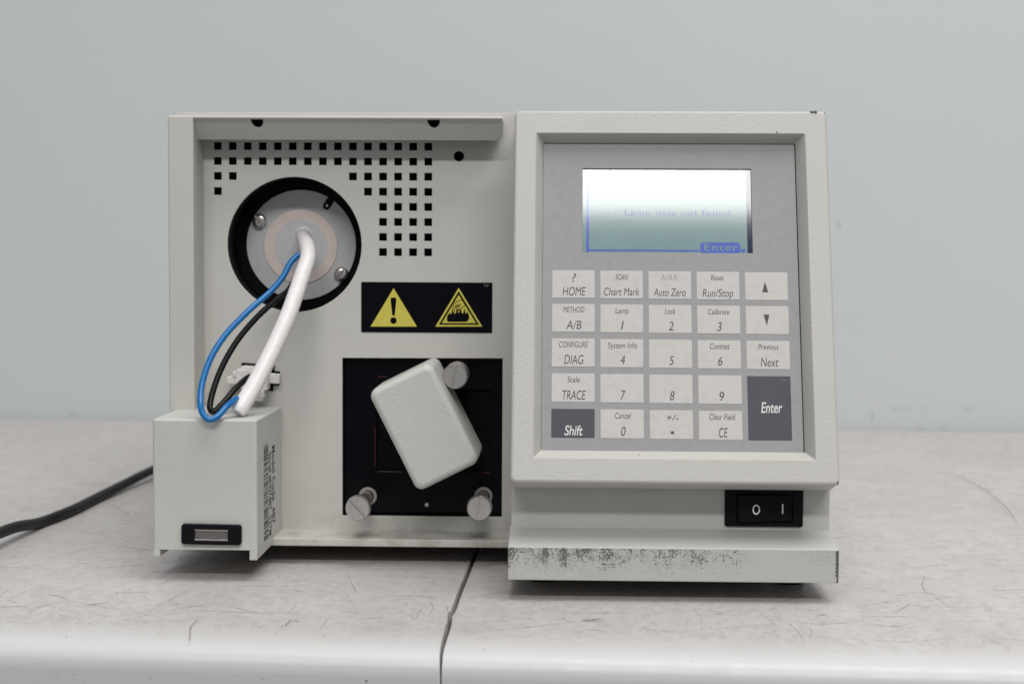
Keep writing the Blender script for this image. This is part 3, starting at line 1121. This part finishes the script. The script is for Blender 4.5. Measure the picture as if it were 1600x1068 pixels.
link('off_mark', flat(oc, [ic]), M_mark_white, switch, SM @ Matrix.Translation((po.x - sc_.x, po.z - sc_.z, .00375)) @ tilt)
link('on_mark', flat([(-.0003, -.0021), (.0003, -.0021), (.0003, .0021), (-.0003, .0021)]), M_mark_white, switch, SM @ Matrix.Translation((pi_.x - sc_.x, pi_.z - sc_.z, .00185)) @ Matrix.Rotation(.05, 4, 'Y'))

# display
lcd = link('display_screen', box(lu0 - .001, lu1 + .001, lv0 - .001, lv1 + .001, -DP - .0016, -DP - .0009), M_lcd, inst, FM, label='lit liquid crystal display')
LZ = FM @ Matrix.Translation((0, 0, -DP - .00086))


def lcd_rect(name, px0, py0, px1, py1, mat):
    a, b = uv(px0, py0, -DP - .0009), uv(px1, py1, -DP - .0009)
    link(name, flat([(a[0], b[1]), (b[0], b[1]), (b[0], a[1]), (a[0], a[1])]), mat, lcd, LZ)


lcd_rect('display_frame_line', 916.3, 296, 920.2, 394, M_lcdline)
lcd_rect('display_frame_line', 920.4, 389.5, 1093, 393.2, M_lcdline)
lcd_rect('display_border', 1165, 263, 1180, 398, M_lcddark)
lcd_rect('display_frame_line', 1158, 389, 1164.5, 394, M_lcdline)
a, b_ = uv(1094, 378.5, -DP - .0009), uv(1157, 395, -DP - .0009)
link('soft_button', flat(rrect(a[0], b_[0], lv0 + .0001, a[1], .0015, 5)), M_lcdline, lcd, LZ)
p = uv(1127, 393, -DP - .0009)
link('soft_button_text', text_mesh('Enter', .0032, .0150, spacing=1.05, bold=.006), M_lcd, lcd, LZ @ Matrix.Translation((p[0], p[1] + .0004, .00005)))
p = uv(1058.5, 336.5, -DP - .0009)
link('message_text', text_mesh('Lamp data not found', .0026, .0470, spacing=1.05, bold=.008), M_lcdghost, lcd, LZ @ Matrix.Translation((p[0], p[1], .00003)))

# keys
cols = [-.0004 + .02123 * i for i in range(5)]
KW = .0187
rowsv = [(.0827, .0952), (.0673, .0798), (.0516, .0642), (.0359, .0486), (.0201, .0330)]
keymesh = {}


def key_mesh(wd, ht, mat):
    k = (round(wd, 5), round(ht, 5), mat.name)
    if k not in keymesh:
        me = loft_rr([(-wd / 2, wd / 2, -ht / 2, ht / 2, .0003, 0), (-wd / 2, wd / 2, -ht / 2, ht / 2, .0003, .00008), (-wd / 2 + .0002, wd / 2 - .0002, -ht / 2 + .0002, ht / 2 - .0002, .0002, .00016)], 3, cap0=False, ang=60)
        me.materials.append(mat)
        keymesh[k] = me
    return keymesh[k]


def legend(key, s, cx, base, wpx, cap, mat=None, bold=.012, shear=.18, name='legend'):
    u, v = uv(cx, base, -DP)
    ul, _ = uv(cx - wpx / 2, base, -DP)
    ur, _ = uv(cx + wpx / 2, base, -DP)
    _, vt = uv(cx, base - cap, -DP)
    link(name, text_mesh(s, vt - v, ur - ul, shear, bold), mat or M_ink, key, FM @ Matrix.Translation((u, v, -DP + .0002)))


KEYS = {
    (0, 0): ('HOME', [('?', 897, 440.5, 6.3, 13), ('HOME', 897.2, 461.7, 36, 13.3)]),
    (0, 1): ('Chart Mark', [('SCAN', 971.4, 437.2, 19.5, 8.7), ('Chart Mark', 971.5, 461.7, 55.6, 12)]),
    (0, 2): ('Auto Zero', [('\u03bb/\u03bb\u03bb', 1045.6, 437.7, 26, 8.6), ('Auto Zero', 1046.4, 462.6, 50, 12)]),
    (0, 3): ('Run/Stop', [('Reset', 1120.8, 438.2, 20, 8.4), ('Run/Stop', 1121.8, 463.7, 48, 12)]),
    (0, 4): ('up arrow', []),
    (1, 0): ('A/B', [('METHOD', 896.5, 487.7, 33, 8.5), ('A/B', 896.5, 514, 24, 13.2)]),
    (1, 1): ('1', [('Lamp', 971.7, 489.4, 20.7, 8.5), ('1', 972.5, 514.8, 4.6, 13.4)]),
    (1, 2): ('2', [('Lock', 1047.1, 490.4, 16.5, 8.5), ('2', 1048.7, 516, 7.8, 13.5)]),
    (1, 3): ('3', [('Calibrate', 1122.7, 491.4, 33.6, 8.5), ('3', 1124.2, 517, 7.6, 13.5)]),
    (1, 4): ('down arrow', []),
    (2, 0): ('DIAG', [('CONFIGURE', 896.2, 542.6, 45, 9), ('DIAG', 896.7, 568.4, 30.4, 14)]),
    (2, 1): ('4', [('System Info', 972.4, 543.8, 45.4, 8.8), ('4', 973, 569, 7.5, 13.8)]),
    (2, 2): ('5', [('5', 1049.4, 570, 7.3, 13.8)]),
    (2, 3): ('6', [('Contrast', 1124.8, 545.2, 31, 8.8), ('6', 1125.5, 571, 6.8, 13.5)]),
    (2, 4): ('Next', [('Previous', 1200.6, 546, 32, 8.8), ('Next', 1202.5, 572.5, 27.7, 13.6)]),
    (3, 0): ('TRACE', [('Scale', 896.2, 597, 19.5, 9), ('TRACE', 897, 624, 36.5, 14.3)]),
    (3, 1): ('7', [('7', 973.6, 624, 7.2, 14)]),
    (3, 2): ('8', [('8', 1050.4, 625, 7.4, 14)]),
    (3, 3): ('9', [('9', 1128, 626, 7.4, 14)]),
    (4, 0): ('Shift', [('Shift', 896.2, 679.7, 28.5, 15)]),
    (4, 1): ('0', [('Cancel', 973.6, 653.6, 25, 9), ('0', 974, 680.5, 7.4, 14.2)]),
    (4, 2): ('decimal point', [('+/-', 1051, 657, 19, 9.5)]),
    (4, 3): ('CE', [('Clear Field', 1128.6, 655.7, 41, 9.3), ('CE', 1130.3, 683, 13.8, 14.8)]),
}
for (r_, c_), (nm, legs) in KEYS.items():
    va, vb = rowsv[r_]
    dark = nm == 'Shift'
    KM = FM @ Matrix.Translation((cols[c_] + KW / 2, (va + vb) / 2 - .00025 * (c_ - 2) / 2, -DP))
    k = link('key', key_mesh(KW, .01262, M_darkkey if dark else M_key), None, over, KM)
    k['label'] = ('dark ' if dark else 'pale ') + nm + ' key'
    # keys and foil move as one membrane: sub-parts of the foil are the keys, print lies on the foil
    for t in legs:
        mat = M_white_ink if dark else (M_inklight if t[0].startswith('\u03bb') else None)
        small = t[4] < 10
        legend(over, *t, mat=mat, bold=0 if t[0].startswith('\u03bb') else (0 if not dark else .010))
KE = FM @ Matrix.Translation((.0850 + KW / 2, .0335, -DP))
va = uv(1204, 587.5, -DP)[1]; vb = uv(1206, 687.5, -DP)[1]
KE = FM @ Matrix.Translation((cols[4] + KW / 2, (va + vb) / 2, -DP))
k = link('key', key_mesh(KW, va - vb, M_darkkey), None, over, KE, label='tall dark Enter key')
legend(over, 'Enter', 1206, 644.5, 33.3, 16, M_white_ink, .012)
for pts in ([(1195, 439.5), (1191, 456.7), (1200.3, 456.7)], [(1192.8, 491.4), (1202, 491.4), (1198.3, 508.8)]):
    link('arrow', flat([uv(*q, -DP) for q in pts]), M_ink, over, FM @ Matrix.Translation((0, 0, -DP + .0002)))
u, v = uv(1050.6, 675.6, -DP)
link('legend', flat(circle(u, v, .00070, 20)), M_ink, over, FM @ Matrix.Translation((0, 0, -DP + .0002)))
# rubbed pale fleck on the tall key
for i in range(4):
    u, v = uv(1218.5 + i * 3.4, 594, -DP)
    link('wear_fleck', flat([(u - .0004, v - .00005), (u + .0004, v - .00005), (u + .0003, v + .0001), (u - .0003, v + .0001)]), M_overlay, over, FM @ Matrix.Translation((0, 0, -DP + .0002)))

# chipped spots on the frame edges
def chip(px, py, sx_, sy_, wz, par=frame):
    u, v = uv(px, py, wz)
    rr = random.Random(int(px))
    ring = [(u + sx_ * math.cos(a) * rr.uniform(.6, 1.2), v + sy_ * math.sin(a) * rr.uniform(.6, 1.2)) for a in [k * math.pi / 6 for k in range(12)]]
    link('paint_chip', flat(ring), M_chip, par, FM @ Matrix.Translation((0, 0, wz + .00012)))


chip(1214, 207, .00025, .0008, 0)
chip(1037.5, 750.5, .0009, .0005, -.0003)
chip(923.5, 751, .0004, .0003, -.0003)
chip(998, 709.5, .0003, .0003, -.0012)
p = FM @ Vector((uv(1271, 175, -.001)[0], FL - .0007, -.0006))
link('paint_chip', lathe([(.0002, -.0019), (.0009, -.0012), (.0007, 0), (.0011, .0010), (.0002, .0017)], 10), M_chip, frame, Matrix.Translation(p) @ Matrix.Rotation(math.pi / 2, 4, 'Y'))
for vv_, l_ in ((FL - .0012, .0006), (.0013, .0011)):
    p = FM @ Vector((U1 - .0010, vv_, -.0009))
    link('paint_chip', lathe([(.0001, -l_), (.0006, -l_ * .4), (.0006, l_ * .4), (.0001, l_)], 10), M_chip, frame, Matrix.Translation(p))

# ------------------------------------------------------------------ lamp lead: sleeve, two wires, plug
p0 = at(475, 372, .7765)
lead = link('lamp_lead', None, M=Matrix.Translation(p0), label='white sleeved lamp lead with a blue and a black wire hanging from the lamp', cat='cable')
slv = [at(476, 366, .7768), at(473, 367, .770), at(473, 371, .762), at(479, 382, .752), at(481, 402, .7450), at(472, 430, .7385), at(451, 490, .7280), at(425, 548, .7190), at(397, 602, .7110), at(371, 645, .7035)]
link('sleeve', tube(slv, lambda t: (.0029 + .0007 * min(max((t - .18) / .16, 0), 1) + .0004 * t) * (1 - .22 * max(0, (t - .975) / .025) ** 2), 24, 12), M_sleeve, lead)
link('sleeve_collar', lathe([(.0042, 0), (.0040, .0012), (.0030, .0022)], 24), M_sleeve, lead, FRONT(slv[0].x - .0004, .7771, slv[0].z))
blue = [at(473, 396, .7485), at(464, 400, .7470), at(453, 412, .7440), at(441, 434, .7400), at(422, 456, .7350), at(390, 484, .7260), at(354, 521, .7170), at(330, 558, .7090), at(316, 598, .7020), at(313, 628, .6960), at(317, 646, .6905), at(327, 655, .6885), at(340, 650, .6905), at(355, 634, .6960), at(370, 622, .7040)]
link('blue_wire', tube(blue, .00145, 14, 10), M_blue, lead)
black = [at(474, 400, .7520), at(466, 424, .7530), at(452, 452, .7480), at(432, 468, .7420), at(401, 496, .7360), at(370, 533, .7300), at(347, 573, .7240), at(333, 610, .7180), at(328, 636, .7130), at(335, 642, .7115), at(350, 628, .7150), at(366, 609, .7210), at(384, 592, .7300), at(396, 586, .7370)]
link('black_wire', tube(black, .00145, 14, 10), M_blackwire, lead)
# plug clipped into the panel behind the sleeve
pc = at(396, 592, .748)
PM = FRONT(pc.x, .7568, pc.z, -4) @ Matrix.Rotation(R(0), 4, 'X')
plug = link('plug', boxes([(-.0085, .0070, -.0050, .0044, .0, .0100), (-.0065, .0050, .0040, .0058, .0004, .0088)], .0005), M_conn, lead, PM)
link('plug_tab', boxes([(.0066, .0118, -.0018, .0030, .0010, .0050)], .0005), M_conn, plug, PM)
link('plug_tab', boxes([(-.0132, -.0080, -.0034, .0002, .0030, .0080), (-.0105, -.0070, .0002, .0030, .002, .0085)], .0005), M_conn, plug, PM)
link('plug_latch', boxes([(.0005, .0056, -.0088, -.0046, .0030, .0105), (.0012, .0050, -.0105, -.0080, .0050, .0098)], .0006), M_conn, plug, PM)
link('plug_socket', boxes([(-.0078, .0084, -.0058, .0068, -.0000, .0008), (.0080, .0112, -.0030, .0040, 0, .0008)], .0002), M_cavity, plug, PM)
rw = [at(402, 600, .744), at(404, 610, .740), at(402, 614, .738)]
link('red_wire', tube(rw, .0007, 8, 6), M_red, plug)

# ------------------------------------------------------------------ power cord
cr = .0029


def cp(px, py, Y, zmin=cr):
    p = at(px, py, Y)
    p.z = max(p.z, zmin)
    return p


cord = [Vector((-.10, 1.156, .045)), Vector((-.115, 1.18, .040)), Vector((-.155, 1.165, .018)), cp(300, 712, 1.09), cp(262, 724, 1.045), cp(232, 737, 1.0), cp(190, 758, .955), cp(150, 779, .91), cp(118, 800, .872), cp(92, 812, .848), cp(62, 817, .825), cp(25, 823, .79), cp(-20, 838, .75), Vector((-.275, .69, .016)), Vector((-.36, .645, .007)), Vector((-.50, .66, .004)), Vector((-.70, .74, .004))]
link('power_cord', tube(cord, cr, 18, 10), M_cord, label='black round power cord running from behind the instrument to the left', cat='cord')
